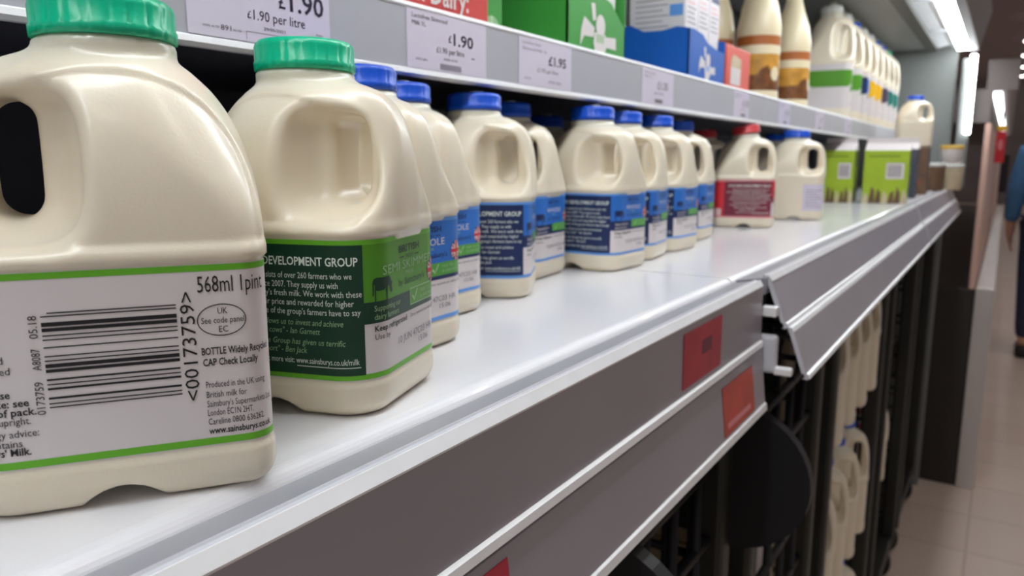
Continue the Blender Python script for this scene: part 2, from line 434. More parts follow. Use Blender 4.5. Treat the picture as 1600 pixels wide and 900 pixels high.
    if kind == 'red':
        L.rect(-126, -104, 17.4, 68.9, m['front'], 2); L.rect(-119, -108, 17.6, 28, M['l_white'], 2.5)
        for k in range(5): L.rect(-117.5, -109.5, 19 + k * 1.7, 19.7 + k * 1.7, M['l_pink'], 3)
    else: L.rect(-half, -104, 63, 68.9, m['front'], 1.4)
    # barcode side, moved round the corner a little
    ink = M['ink']; L.kx = .983; L.dx = -4.1
    for v, t in ((222, 4), (232, 4), (257, 13), (274, 11), (292, 4), (305, 4), (329, 4), (357, 4), (371, 4), (387, 12), (403, 10), (431, 6), (446, 4), (460, 7), (490, 7), (507, 4), (519, 4)):
        z = 71 - (v - 94) / 617 * 56; hh = t / 617 * 56 / 2
        L.rect(63.4 if v > 225 else 65, 98.3, z - hh, z + hh, ink, 2.5)
    L.text("<00173759>", 103.2, 30, 4.0, ink, 33, rot=True)
    L.text("0173759", 62.4, 30.6, 2.2, ink, 9.5, rot=True); L.text("A8087", 62.4, 43.4, 2.2, ink, 6.2, rot=True); L.text("05.18", 62.4, 52.5, 2.2, ink, 6.4, rot=True)
    L.kx = .917; L.dx = 2.86
    L.text("568ml 1pint", 104.4, 62.6, 4.9, ink, 21.5)
    L.ellipse(111.2, 54, 7.6, 4.9, ink, 2.5, inner=.3)
    L.text("UK", 111.5, 55.9, 1.9, ink, 3, 'c'); L.text("See code panel", 111.5, 53.1, 1.9, ink, 13.2, 'c'); L.text("EC", 111.5, 50.3, 1.9, ink, 2.8, 'c')
    L.text("BOTTLE Widely Recycled", 104.4, 43.6, 2.2, ink, 22.5, bold=True); L.text("CAP Check Locally", 104.6, 40.2, 2.2, ink, 17.5, bold=True)
    for txt, z, w, bo in (("Produced in the UK using", 33.4, 19.5, 0), ("British milk for", 30.3, 12.5, 0), ("Sainsbury's Supermarkets Ltd.", 27.4, 22.5, 0), ("London EC1N 2HT.", 24.6, 14.5, 0),
                          ("Careline 0800 636262.", 21.8, 18.5, 0), ("www.sainsburys.co.uk", 18.9, 21.5, 1)):
        L.text(txt, 105, z, 2.0, ink, w, bold=bool(bo))
    L.kx = .983; L.dx = -5.6
    for txt, e, z, w, bo in (("pasteurised", 54.8, 46, 14, 0), ("homogenised", 56.2, 42.9, 15, 0), ("Once opened use", 55.6, 36.2, 20, 1), ("For use by date: see", 60, 33.6, 24, 1), ("front of pack.", 61.6, 31, 17, 1),
                             ("Always keep upright.", 60, 28.4, 22, 0), ("Allergy advice:", 61.7, 24.8, 16, 0), ("Contains", 57.3, 22, 10, 0), ("Cows' Milk.", 59.3, 19.5, 13, 1)):
        L.text(txt, e, z, 2.1, ink, w, 'r', bold=bool(bo))
    # nutrition table on the far side
    L.kx = 1; L.dx = 0
    for k in range(11):
        L.rect(134, 134 + 6 + (k * 5) % 9, 62 - k * 3.9, 63 - k * 3.9, M['ink_grey'], 2)
        L.rect(133, 133 + 24, 61 - k * 3.9, 61.2 - k * 3.9, ink, 2)
    return L
def cap_mesh(name, m, n=22, r=20.7, z0=137.4, scale=(1, 1, 1)):
    b = MB(); seg = n * 6
    prof = [(r - 1.6, z0), (r, z0 + .1), (r + .15, z0 + 3.4), (r - .25, z0 + 3.7), (r - .2, z0 + 9.2), (r - .7, z0 + 10.8), (r - 1.9, z0 + 12), (r - 3.4, z0 + 12.4), (r - 6, z0 + 12.2), (3, z0 + 12.1), (.4, z0 + 12.1)]
    b.lathe([(q * .001, z * .001) for q, z in prof], m, seg, rfun=lambda k, z: (.978 if k % 6 == 0 else 1.0) if z < (z0 + 11.5) * .001 else 1.0)
    b.v = [((x - .002) * scale[0], y * scale[1], z * scale[2]) for x, y, z in b.v]
    return b.mesh(name)

# ------------------------------------------------------------------ setting: floor, ceiling, chiller back
def tile_mat():
    m = mat('beige_floor_tile', (222, 204, 190), .35); nt = m.node_tree; b = nt.nodes['Principled BSDF']
    tc = nt.nodes.new('ShaderNodeTexCoord'); br = nt.nodes.new('ShaderNodeTexBrick'); br.offset = 0
    br.inputs['Color1'].default_value = (*lin((224, 205, 191)), 1); br.inputs['Color2'].default_value = (*lin((216, 196, 182)), 1)
    br.inputs['Mortar'].default_value = (*lin((196, 176, 164)), 1); br.inputs['Scale'].default_value = 1
    br.inputs['Brick Width'].default_value = .3; br.inputs['Row Height'].default_value = .3; br.inputs['Mortar Size'].default_value = .004
    nt.links.new(tc.outputs['Object'], br.inputs['Vector']); nt.links.new(br.outputs['Color'], b.inputs['Base Color'])
    return m
FLOORZ = -1.15
MB().box(-2, 4.5, -3, 26, FLOORZ - .05, FLOORZ, tile_mat()).build('floor', kind='structure')
MB().box(-2, 4.5, -3, 26, 2.32, 2.40, M['ceiling']).build('ceiling', kind='structure')
MB().box(-2, 4.5, 25.9, 26, FLOORZ, 2.32, M['fascia']).build('wall_far', kind='structure')
YE = 3.18                                    # end of this chiller run
MB().box(-.72, -.64, -1.0, YE, FLOORZ, .60, M['dark_panel']).build('wall_back', kind='structure')

# canopy over the chiller, with its light strip
can = thing('chiller_canopy', 'grey metal canopy over the milk shelves with a bright light strip along its front', 'canopy')
MB().prism_y([(-.64, .488), (-.275, .488), (-.275, .52), (-.64, .52)], -.6, YE - .03, M['chiller_grey']).build('underside_panel', can)
MB().prism_y([(-.275, .478), (-.242, .478), (-.242, .52), (-.275, .52)], -.6, YE - .03, M['beam']).build('dark_beam', can)
b = MB(); b.prism_y([(-.242, .489), (-.208, .496), (-.188, .484), (-.180, .487), (-.205, .505), (-.242, .505)], -.6, YE - .03, M['reflector'])
for k in range(7): b.box(-.236, -.19, .1 + k * .52, .115 + k * .52, .4835, .488, M['reflector'])
b.build('reflector', can)
for k in range(4):
    y0 = -.55 + k * .93
    MB().bbox(-.182, -.142, y0, y0 + .905, .476, .487, M['led'], .002).build('light_strip', can)
MB().prism_y([(-.140, .470), (-.118, .474), (-.09, .60), (-.18, .60), (-.18, .49), (-.140, .49)], -.6, YE - .03, M['fascia']).build('fascia', can)

# ------------------------------------------------------------------ shelves
def shelf_deck(b, x0, x1, y0, y1, m):
    b.prism_y([(x0, -.024), (x0, 0)] + [(x1 - .008 + .008 * math.sin(q * PI / 16), -.008 + .008 * math.cos(q * PI / 16)) for q in range(9)] + [(x1, -.024)], y0, y1, m,
              smooth=False)
def rail(prof, beads, y0, y1):
    """ticket rail: an extruded front profile; beads marks which front segments are white edging"""
    back = [(x - .004, z) for x, z in reversed(prof)]
    n = len(prof); ms = [M[k] for k in beads] + [M['rail_light']] * (n + 1)
    return MB().prism_y(prof + back, y0, y1, M['rail_light'], ms)
def wide_shelf(label, y0, y1, up, lo, ledge):
    t = thing('display_shelf', label, 'shelf', (0, 0, 0), 0, 'sections of the long white milk shelf')
    b = MB(); shelf_deck(b, -.635, -.1892, y0, y1, M['shelf_white']); b.build('deck', t)
    MB().prism_y(ledge, y0 + .004, y1, M['ledge_grey'], [M[q] for q in ('rail_bead', 'ledge_grey', 'ledge_grey', 'ledge_grey', 'ledge_grey', 'ledge_grey')]).build('rail_ledge', t)
    r = rail(*up, y0 + .012, y1 - .002); r.build('ticket_rail', t)
    r = rail(*lo, y0 + .012, y1 - .002); r.build('lower_ticket_rail', t)
    b = MB(); b.box(-.60, -.22, y0 + .02, y0 + .05, -.075, -.024, M['dark_panel']); b.build('bracket', t)
    b = MB(); b.box(-.60, -.22, y1 - .05, y1 - .02, -.075, -.024, M['dark_panel']); b.build('bracket', t)
    return t
up1 = ([(-.1672, .0010), (-.1655, .0017), (-.1625, -.0030), (-.1628, -.0040), (-.1624, -.0495), (-.1604, -.0506), (-.1598, -.0548), (-.1616, -.0562)],
       ['rail_bead', 'rail_bead', 'rail_bead', 'rail_grey', 'rail_bead', 'rail_bead', 'rail_bead'])
lo1 = ([(-.1640, -.0563), (-.1612, -.0575), (-.1560, -.1035), (-.1545, -.1045), (-.1538, -.1100), (-.1560, -.1110)],
       ['rail_grey', 'rail_grey', 'rail_bead', 'rail_bead', 'rail_bead'])
ledge1 = [(-.1886, -.0036), (-.1880, -.0031), (-.1690, .0002), (-.1660, .0002), (-.1660, -.012), (-.1886, -.020)]
up2 = ([(-.1645, .0030), (-.1630, .0034), (-.1598, -.0012), (-.1602, -.0022), (-.1468, -.0365), (-.1452, -.0370), (-.1440, -.0405), (-.1462, -.0415)],
       ['rail_bead', 'rail_bead', 'rail_bead', 'rail_grey', 'rail_bead', 'rail_bead', 'rail_bead'])
lo2 = ([(-.1436, -.0400), (-.1412, -.0402), (-.1395, -.0435), (-.1272, -.0785), (-.1252, -.0790), (-.1242, -.0825), (-.1266, -.0836)],
       ['rail_bead', 'rail_bead', 'rail_grey', 'rail_bead', 'rail_bead', 'rail_bead'])
ledge2 = [(-.1886, -.0026), (-.1880, -.0020), (-.1660, .0018), (-.1635, .0018), (-.1635, -.012), (-.1886, -.020)]
wide_shelf('nearest section of white milk shelf, with red tickets in its upright grey rails', -.6, .642, up1, lo1, ledge1)
wide_shelf('middle section of white milk shelf, its two grey rails tilting outward', .645, 1.892, up2, lo2, ledge2)
wide_shelf('far section of white milk shelf under the green cartons and tubs', 1.895, YE - .03, up2, lo2, ledge2)
clip = MB(); clip.bbox(-.1640, -.1520, .6435, .6535, -.0300, -.0215, M['rail_bead'], .001); clip.bbox(-.170, -.1500, .6425, .6530, -.079, -.046, M['rail_light'], .003)
clip.bbox(-.152, -.137, .6440, .6520, -.080, -.073, M['rail_bead'], .0015)
tag(clip.build('rail_bracket'), 'pale plastic bracket in the gap between the first and second shelf rails', 'bracket')

SHZ = .196
def top_shelf(label, y0, y1):
    t = thing('upper_shelf', label, 'shelf', (0, 0, 0), 0, 'sections of the upper shelf')
    MB().box(-.635, -.336, y0, y1, SHZ - .022, SHZ, M['shelf_white']).build('deck', t)
    MB().box(-.635, -.350, y0, y1, SHZ - .030, SHZ - .0225, M['dark_panel']).build('underside', t)
    prof = [(-.3350, .2000), (-.3310, .2012), (-.3292, .1985), (-.3302, .1975), (-.3302, .1602), (-.3288, .1594), (-.3282, .1566), (-.3350, .1555)]
    rail(prof, ['rail_bead', 'rail_bead', 'rail_bead', 'rail_up', 'rail_bead', 'rail_bead', 'rail_bead'], y0, y1).build('ticket_rail', t)
top_shelf('near section of upper shelf carrying the red, green and blue cartons', -.6, 1.236)
top_shelf('far section of upper shelf carrying the large white jugs', 1.239, YE - .03)

# ------------------------------------------------------------------ price tickets
def ticket(y0, y1, label, draw, x=-.3300, z0=.1606, z1=.1972, m='tag_white', group='price tickets on the upper rail', name='price_ticket'):
    L = Flat(); w = (y1 - y0) * 1000; h = (z1 - z0) * 1000
    L.rect(0, w, 0, h, M[m], 0, step=500)
    draw(L, w, h)
    me = L.mesh(name, lambda s, t, l: (.0004 + l * .00006, s * .001, t * .001))
    o = link(name, me, None, (x, y0, z0)); mo = MB()
    # paper thickness behind the print
    bm = bmesh.new(); bm.from_mesh(me); bmesh.ops.create_cube(bm, size=1, matrix=Matrix.Translation((.0001, w * .0005, h * .0005)) @ Matrix.Diagonal((.0003, w * .001, h * .001, 1)))
    bm.to_mesh(me); bm.free()
    tag(o, label, 'price ticket', group); return o
K = M['tag_ink']
def d1(L, w, h):
    L.text("£", 54.5, 19.5, 6.5, K, bold=True); L.text("1.90", 62, 19.0, 10, K, 24, bold=True)
    L.text("£", 34.2, 11.6, 3.6, K); L.text("1.90 per litre", 38, 11.2, 5, K, 34)
    L.text("29/05/2021", 44, 6.8, 1.5, K, 14); L.text("100% 4170", 8, 4.2, 1.0, K, 9); L.text("891", 18, 3.6, 2.6, K, 6); L.text("4170", 25, 3.8, 1.0, K, 5); L.text("Item", 80, 8.5, 1.3, K, 4.5)
    for a, bb, c, d in ((33, 60, 4.8, 5.1), (33, 33.3, .8, 5.1), (59.7, 60, .8, 5.1)): L.rect(a, bb, c, d, M['ink_grey'], 1, 50)
def d2(L, w, h):
    L.text("Lactofree Skimmed", 5, 31.6, 2.7, K, 37); L.text("Milk 1L", 5, 27, 2.7, K, 14)
    L.text("£", 43.2, 20, 4.6, K, bold=True); L.text("1.90", 49, 18.6, 7.8, K, 23, bold=True); L.text("£1.90 per litre", 30, 12, 3.8, K, 31)
    L.text("0300 4170", 38, 7.5, 1.5, K, 15); L.text("0470 891", 8, 5, 1.6, K, 12)
    for k in range(16): L.rect(34 + k * 1.5, 34.8 + k * 1.5, 1, 5, K, 1, 50)
    L.rect(70, 74, 11.5, 12.2, K, 1, 50)
def d3(L, w, h):
    L.text("Lactofree Semi", 5, 31.6, 2.4, M['ink_grey'], 28); L.text("Skimmed Milk 1L", 5, 27, 2.4, M['ink_grey'], 38)
    L.text("£1.95", 46, 18.4, 7.4, K, 30, bold=True); L.text("£1.95 per litre", 28, 11.5, 3.4, M['ink_grey'], 34); L.text("0470", 8, 4.5, 1.6, M['ink_grey'], 10); L.text("4700 891", 46, 3.5, 2.4, M['ink_grey'], 22)
def d4(L, w, h):
    L.text("Skimmed", 6, 31, 2.4, M['ink_grey'], 28); L.text("Milk 1L", 6, 27, 2.4, M['ink_grey'], 20)
    L.text("£1.35", 42, 17, 8, M['ink_grey'], 30, bold=True); L.text("per litre", 34, 11, 3.2, M['ink_grey'], 26); L.rect(36, 58, 2, 6, M['ink_grey'], 1, 50)
ticket(.2285, .3190, 'large white price ticket behind the green caps reading £1.90 per litre', d1)
ticket(.3855, .4740, 'white price ticket reading Skimmed Milk 1L £1.90 under the red carton', d2)
ticket(.5190, .6050, 'white price ticket reading £1.95 below the green tray', d3)
ticket(.7600, .8500, 'blurred white price ticket on the rail below the blue tray', d4)
for y, w, lb in ((1.08, .075, 'blurred white price ticket on the rail below the red box'), (1.33, .08, 'blurred white price ticket on the rail below the cream bottles'), (1.62, .08, 'blurred white price ticket under the first white jug'), (1.95, .09, 'furthest blurred white price ticket on the upper rail')):
    ticket(y, y + w, lb, d4)
def dr(L, w, h):
    L.rect(w * .45, w * .72, h * .45, h * .72, M['l_maroon'], 1, 50)
def dn(L, w, h): L.rect(w * .1, w * .85, h * .12, h * .24, M['l_pink'], 1, 50)
RG = 'red tickets in the rails of the near shelf'
ticket(.4520, .5290, 'dark red ticket with a small square in the upper rail of near shelf', dr, -.1624, -.0455, -.0085, 'tag_red', RG, 'red_ticket')
o = ticket(.5300, .6080, 'faded orange red ticket in the lower rail near the rail end', dn, -.1561, -.1010, -.0640, 'tag_orange', RG, 'red_ticket'); o.rotation_euler = (0, -math.atan2(.0052, .046), 0)
o = ticket(.1900, .2440, 'red ticket in the lower rail at the bottom edge of the picture', dn, -.1565, -.0980, -.0620, 'tag_red', RG, 'red_ticket'); o.rotation_euler = (0, -math.atan2(.0052, .046), 0)

# ------------------------------------------------------------------ milk bottles on the shelf
ME_B = sdf_mesh('bottle_body', 1.25)
CAPS = {k: cap_mesh('bottle_cap', M['cap_' + k]) for k in ('green', 'blue', 'red')}
LABS = {k: bottle_label(k).mesh('wrap_label', wrap_fn()) for k in ('green', 'blue', 'red')}
def bottle(x, y, deg, kind, label, group=None, tilt=None):
    t = thing('milk_bottle', label, 'milk bottle', (x, y, .0002), math.radians(deg), group)
    link('body', ME_B, t); c = link('cap', CAPS[kind], t); link('label', LABS[kind], t)
    if tilt:
        c.rotation_euler = (0, tilt, 0); p = Vector((-.002, 0, .139)); c.location = p - c.rotation_euler.to_matrix() @ p + Vector((0, 0, .0015))
    return t
G2, GB = 'green capped pint bottles', 'blue capped pint bottles'
bottle(-.2416, .1358, -125, 'green', 'large near green capped milk bottle with its barcode label facing out', G2)
bottle(-.2514, .2308, 17, 'green', 'second green capped milk bottle with dark green Development Group panel', G2)
bottle(-.2945, .3062, 2, 'blue', 'blue capped milk bottle directly behind the second green capped bottle', GB)
bottle(-.3360, .3860, 0, 'blue', 'second blue capped milk bottle, showing only its flag and right edge', GB)
bottle(-.3410, .4775, 27, 'blue', 'blue capped milk bottle with navy panel and open handle, third of the blue caps', GB)
bottle(-.3710, .5690, 5, 'blue', 'blue capped milk bottle set back between the two navy panelled ones', GB)
bottle(-.3314, .6548, -4, 'blue', 'blue capped milk bottle, near end of the tight row of four', GB)
bottle(-.3398, .7395, 8, 'blue', 'second blue capped bottle in the tight row of four', GB)
bottle(-.3402, .8285, -2, 'blue', 'third blue capped bottle in the tight row of four', GB)
bottle(-.3605, .9532, 4, 'blue', 'blue capped bottle at the far end of the row, beside the red one', GB)
bottle(-.3363, 1.1772, 17, 'red', 'red capped milk bottle with maroon label standing alone', 'red capped pint bottles', -.13)
bottle(-.4480, .7660, 5, 'blue', 'dim blue capped bottle deep behind the tight row of four', GB)
bottle(-.4350, 1.2750, 10, 'red', 'dim red capped bottle behind the front red capped one', 'red capped pint bottles')
bottle(-.3900, 1.5700, 15, 'blue', 'dim blue capped bottle standing deep behind the plain white one', GB)
bottle(-.4560, .3950, 30, 'blue', 'dim milk bottle in the dark seen through the first handle', GB)
# plain bottle with its label turned away
PL = (1.06, 1.06, 1.0)
me_pl = sdf_mesh('plain_bottle_body', 1.7, PL, wrap=False)
t = thing('milk_bottle', 'plain white blue capped milk bottle before the green cartons, with small pale label', 'milk bottle', (-.3060, 1.375, .0002), math.radians(12))
link('body', me_pl, t); link('cap', cap_mesh('bottle_cap', M['cap_blue'], scale=PL), t)
L = Flat(); L.rect(-62, -26, 16, 60, M['tag_white'], 6)
for k in range(7): L.rect(-58, -32 - (k % 3) * 4, 22 + k * 4.6, 23 + k * 4.6, M['ink_grey'], 8)
link('label', L.mesh('small_label', lambda s, tt, l: tuple(c * .001 * PL[i] for i, c in enumerate((*peri(s, .1 + .05 * l), tt)))), t)

# ------------------------------------------------------------------ cartons and tubs further along the milk shelf
def gable_carton(name, label, cat, x, y, deg, w, d, h, mf, ms, art, group=None, top=.018, flat=False):
    t = thing(name, label, cat, (x, y, .0002), math.radians(deg), group)
    b = MB(); b.bbox(-w / 2, w / 2, -d / 2, d / 2, 0, h, mf, .0015); b.build('carton_body', t)
    if flat: top = -.0005
    g = MB(); g.add([(-w / 2, -d / 2, h - .001), (w / 2, -d / 2, h - .001), (w / 2, d / 2, h - .001), (-w / 2, d / 2, h - .001), (-w / 2, -.002, h + top), (w / 2, -.002, h + top), (w / 2, .002, h + top), (-w / 2, .002, h + top)],
          [(0, 1, 5, 4), (2, 3, 7, 6), (1, 2, 6, 5), (3, 0, 4, 7), (4, 5, 6, 7)], M['l_white'])
    if not flat:
        g.box(-w / 2, w / 2, -.0025, .0025, h + top - .001, h + top + .012, M['l_white']); g.build('gable_top', t)
    L = Flat(); art(L, w * 1000, h * 1000)
    link('front_print', L.mesh('front_print', lambda s, tt, l: (s * .001 - w / 2, -d / 2 - .0003 - .0001 * l, tt * .001)), t)
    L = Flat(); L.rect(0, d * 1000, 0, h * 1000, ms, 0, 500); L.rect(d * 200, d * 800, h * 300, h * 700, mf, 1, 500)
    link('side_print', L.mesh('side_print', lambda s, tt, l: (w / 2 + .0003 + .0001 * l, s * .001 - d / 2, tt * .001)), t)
    return t
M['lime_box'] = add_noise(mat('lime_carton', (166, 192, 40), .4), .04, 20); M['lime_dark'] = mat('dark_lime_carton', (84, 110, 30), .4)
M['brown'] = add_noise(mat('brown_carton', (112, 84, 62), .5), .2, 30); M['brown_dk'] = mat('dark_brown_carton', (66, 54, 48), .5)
M['slate'] = add_noise(mat('slate_carton', (70, 74, 92), .4), .1, 20)
def art_lime(L, w, h):
    L.rect(0, w, 0, h, M['lime_box'], 0, 500)
    for k in range(7): L.poly([(w * k / 7, 0), (w * (k + 1) / 7, 0), (w * (k + .95) / 7, h * (.14 + .05 * ((k * 5) % 3))), (w * (k + .4) / 7, h * (.2 + .04 * ((k * 3) % 4)))], M['brown' if k % 3 else 'board'], 1, 500)
    L.rect(w * .5, w * .9, h * .46, h * .76, M['l_white'], 1, 500)
    for k in range(7): L.rect(w * (.54 + .045 * k), w * (.56 + .045 * k + .006 * (k % 2)), h * .5, h * .72, M['ink_grey'], 2, 500)
    L.rect(w * .1, w * .8, h * .88, h * .90, M['lime_dark'], 1, 500)
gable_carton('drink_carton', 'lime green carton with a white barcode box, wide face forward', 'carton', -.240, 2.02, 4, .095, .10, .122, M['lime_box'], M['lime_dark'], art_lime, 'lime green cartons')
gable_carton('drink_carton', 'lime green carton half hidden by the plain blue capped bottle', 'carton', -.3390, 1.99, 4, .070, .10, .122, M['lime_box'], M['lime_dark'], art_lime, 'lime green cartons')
def art_slate(L, w, h):
    L.rect(0, w, 0, h, M['slate'], 0, 500); L.rect(w * .12, w * .5, h * .08, h * .92, M['l_white'], 1, 500); L.rect(w * .55, w * .66, h * .2, h * .8, M['l_navy'], 1, 500)
def art_brown(L, w, h):
    L.rect(0, w, 0, h, M['brown'], 0, 500); L.rect(w * .2, w * .5, h * .3, h * .85, M['l_white'], 1, 500); L.ellipse(w * .6, h * .25, w * .2, h * .14, M['tag_orange'], 1)
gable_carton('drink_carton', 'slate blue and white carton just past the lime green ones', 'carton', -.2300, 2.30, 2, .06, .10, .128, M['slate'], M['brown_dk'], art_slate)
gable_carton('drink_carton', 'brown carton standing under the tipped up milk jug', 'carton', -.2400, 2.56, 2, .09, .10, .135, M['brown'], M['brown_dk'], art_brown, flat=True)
def tub(label, x, y, r, h, mb, ml):
    t = thing('food_tub', label, 'tub', (x, y, .0002), 0, 'tubs at the end of the shelf')
    MB().lathe([(r * .84, 0), (r * .9, .003), (r, h - .012), (r, h - .010)], mb, 28).build('tub_body', t)
    MB().lathe([(r * 1.04, h - .012), (r * 1.05, h - .003), (r * 1.0, h), (r * .9, h - .002), (r * .3, h - .0015)], ml, 28).build('lid', t)
tub('brown tub at the end of the shelf', -.205, 2.86, .038, .09, M['brown'], M['cap_white'])
t2 = tub('white lidded tan tub at the very end of the shelf', -.160, 2.96, .040, .085, M['board'], M['cap_white'])
# a stack on it
t = thing('food_tub', 'small tub with a yellow lid stacked on the tan tub', 'tub', (-.160, 2.96, .0855), 0, 'tubs at the end of the shelf')
MB().lathe([(.030, 0), (.034, .05), (.034, .052)], M['l_white'], 24).build('tub_body', t); MB().lathe([(.036, .050), (.036, .060), (.033, .062), (.01, .061)], M['cap_yellow'], 24).build('lid', t)

# ------------------------------------------------------------------ big jugs
JS = (1.16, 1.10, 1.62); JU = (1.24, 1.14, 1.88)
me_jug = sdf_mesh('jug_body', 2.4, JS); me_big = sdf_mesh('jug_body', 2.4, JU)
JC = {k: cap_mesh('jug_cap', M['cap_' + k], scale=(1.19, 1.19, 1.0), z0=137.4 * 1.62 + .5) for k in ('blue', 'green', 'red', 'white')}
JC_BIG = {k: cap_mesh('jug_cap', M['cap_' + k], scale=(1.27, 1.22, 1.0), z0=137.4 * 1.88 + .5) for k in ('blue', 'green', 'white')}
M['l_teal'] = mat('label_teal', (30, 122, 112), **LBL); M['l_yellow'] = mat('label_yellow', (240, 186, 18), **LBL); M['l_purple'] = mat('label_dark_purple', (74, 62, 84), **LBL)
def jug_label(a, bb):
    L = Flat(); h = TOT / 2; L.rect(-h, h, 15, 71, M['l_white'], 0)
    L.rect(-h, h, 44, 63, M[a], 1); L.rect(-104, -34.5, 42, 58 if a == 'l_green' else 66, M[bb], 2); L.rect(-30, 30, 36, 43, M[bb], 2)
    L.rect(-30, 30, 20, 20.6, M['ink_grey'], 2)
    return L.mesh('jug_label', wrap_fn(JU))
JL = {k: jug_label(*k) for k in (('l_green', 'l_green'), ('l_blue', 'l_navy'), ('l_yellow', 'l_yellow'), ('l_purple', 'l_purple'), ('l_teal', 'l_teal'))}
def jug(x, y, z, deg, cap, lab, label, group, big=False):
    t = thing('milk_jug', label, 'milk jug', (x, y, z), math.radians(deg), group)
    link('body', me_big if big else me_jug, t); link('cap', (JC_BIG if big else JC)[cap], t)
    if lab: link('label', JL[lab], t)
    return t
UG = 'large milk jugs on the upper shelf'
order = ['first', 'second', 'third', 'fourth', 'fifth', 'sixth', 'seventh', 'eighth', 'ninth', 'tenth', 'eleventh', 'twelfth']
seq = [('l_green', 'l_green', 'white')] * 2 + [('l_blue', 'l_navy', 'blue')] + [('l_yellow', 'l_yellow', 'white')] * 2 + [('l_purple', 'l_purple', 'blue'), ('l_teal', 'l_teal', 'blue'), ('l_teal', 'l_teal', 'green')]
nm = {'l_green': 'green', 'l_blue': 'blue', 'l_yellow': 'yellow', 'l_purple': 'dark purple', 'l_teal': 'teal'}
for i, (a, bb, c) in enumerate(seq):
    jug(-.392, 2.05 + i * .130, SHZ + .0002, 8 + (i * 7) % 9, c, (a, bb), 'large white jug with %s label, %s of the jugs along the upper shelf' % (nm[a], order[i]), UG, True)
t = thing('milk_bottle', 'plain milk bottle standing on the brown carton at the far end', 'milk bottle', (-.2420, 2.560, .1354), math.radians(14))
link('body', me_pl, t); link('cap', cap_mesh('bottle_cap', M['cap_blue'], scale=PL), t)

# ------------------------------------------------------------------ cartons and trays on the upper shelf
M['carton_red'] = add_noise(mat('red_carton_card', (206, 70, 66), .45), .04, 20); M['carton_green'] = add_noise(mat('green_tray_card', (62, 152, 62), .45), .04, 20)
M['carton_blue'] = add_noise(mat('blue_tray_card', (14, 92, 184), .45), .04, 20); M['carton_white'] = mat('white_carton_card', (226, 222, 224), .4)
M['coral'] = mat('coral_box_card', (222, 92, 76), .45)
def print_x(L, name, parent, x, y0, z0):
    return link(name, L.mesh(name, lambda s, t, l: (x + .0003 + .0001 * l, y0 + s * .001, z0 + t * .001)), parent)
def print_y(L, name, parent, y, x0, z0):
    return link(name, L.mesh(name, lambda s, t, l: (x0 + s * .001, y - .0003 - .0001 * l, z0 + t * .001)), parent)
def carton(label, x0, x1, y0, y1, z0, z1, m, group=None, name='milk_carton'):
    t = thing(name, label, 'carton', ((x0 + x1) / 2, (y0 + y1) / 2, z0), 0, group)
    w, d, h = x1 - x0, y1 - y0, z1 - z0
    MB().bbox(-w / 2, w / 2, -d / 2, d / 2, 0, h, m, .002).build('carton_body', t); return t, w, d, h
Z = SHZ + .0002
t, w, d, h = carton('red carton lettered British Dairy above the second price ticket', -.430, -.3450, .335, .500, Z, Z + .19, M['carton_red'])
L = Flat(); L.text("British Dairy:", d * 540, 12, 15, M['l_white'], 98, 'c', bold=True); L.rect(0, d * 1000, 1, 5.5, M['l_pink'], 1, 500); L.rect(4, d * 1000 - 4, 60, 120, M['l_white'], 1, 500)
print_x(L, 'front_print', t, w / 2, -d / 2, 0)
t, w, d, h = carton('narrow green carton between the red carton and the green tray', -.440, -.3520, .506, .530, Z, Z + .20, M['carton_green'])
L = Flat(); L.ellipse(8, 8, 10, 9, M['ink_mint'], 1); L.rect(6, d * 1000 - 6, 80, 150, M['l_white'], 1, 500); print_x(L, 'front_print', t, w / 2, -d / 2, 0)
def tray(label, x0, x1, y0, y1, outline_x, outline_y, m, logo):
    """cut down display tray: outline_x is the top edge of its front along y, outline_y of its near end along x"""
    t = thing('display_tray', label, 'tray', ((x0 + x1) / 2, (y0 + y1) / 2, Z)); w, d = x1 - x0, y1 - y0; th = .0018
    def wall(pts, f0, f1):
        n = len(pts); b = MB(); vs = [f0(*p) for p in pts] + [f1(*p) for p in pts]
        b.add(vs, [tuple(range(n)), tuple(range(2 * n - 1, n - 1, -1))] + [(i, n + i, n + (i + 1) % n, (i + 1) % n) for i in range(n)], m); return b
    front = [(0, 0), (d, 0)] + outline_x[::-1]; end = [(0, 0), (w, 0)] + outline_y[::-1]
    wall(front, lambda a, z: (w / 2 - th, a - d / 2, z), lambda a, z: (w / 2, a - d / 2, z)).build('front_wall', t)
    wall(front, lambda a, z: (-w / 2, a - d / 2, z), lambda a, z: (-w / 2 + th, a - d / 2, z)).build('back_wall', t)
    for yy, nme in ((-d / 2, 'near_end'), (d / 2 - th, 'far_end')):
        wall(end, lambda a, z: (a - w / 2, yy + th, z), lambda a, z: (a - w / 2, yy, z)).build(nme, t)
    MB().box(-w / 2, w / 2, -d / 2, d / 2, 0, .001, m).build('base', t)
    logo(t, w, d); return t
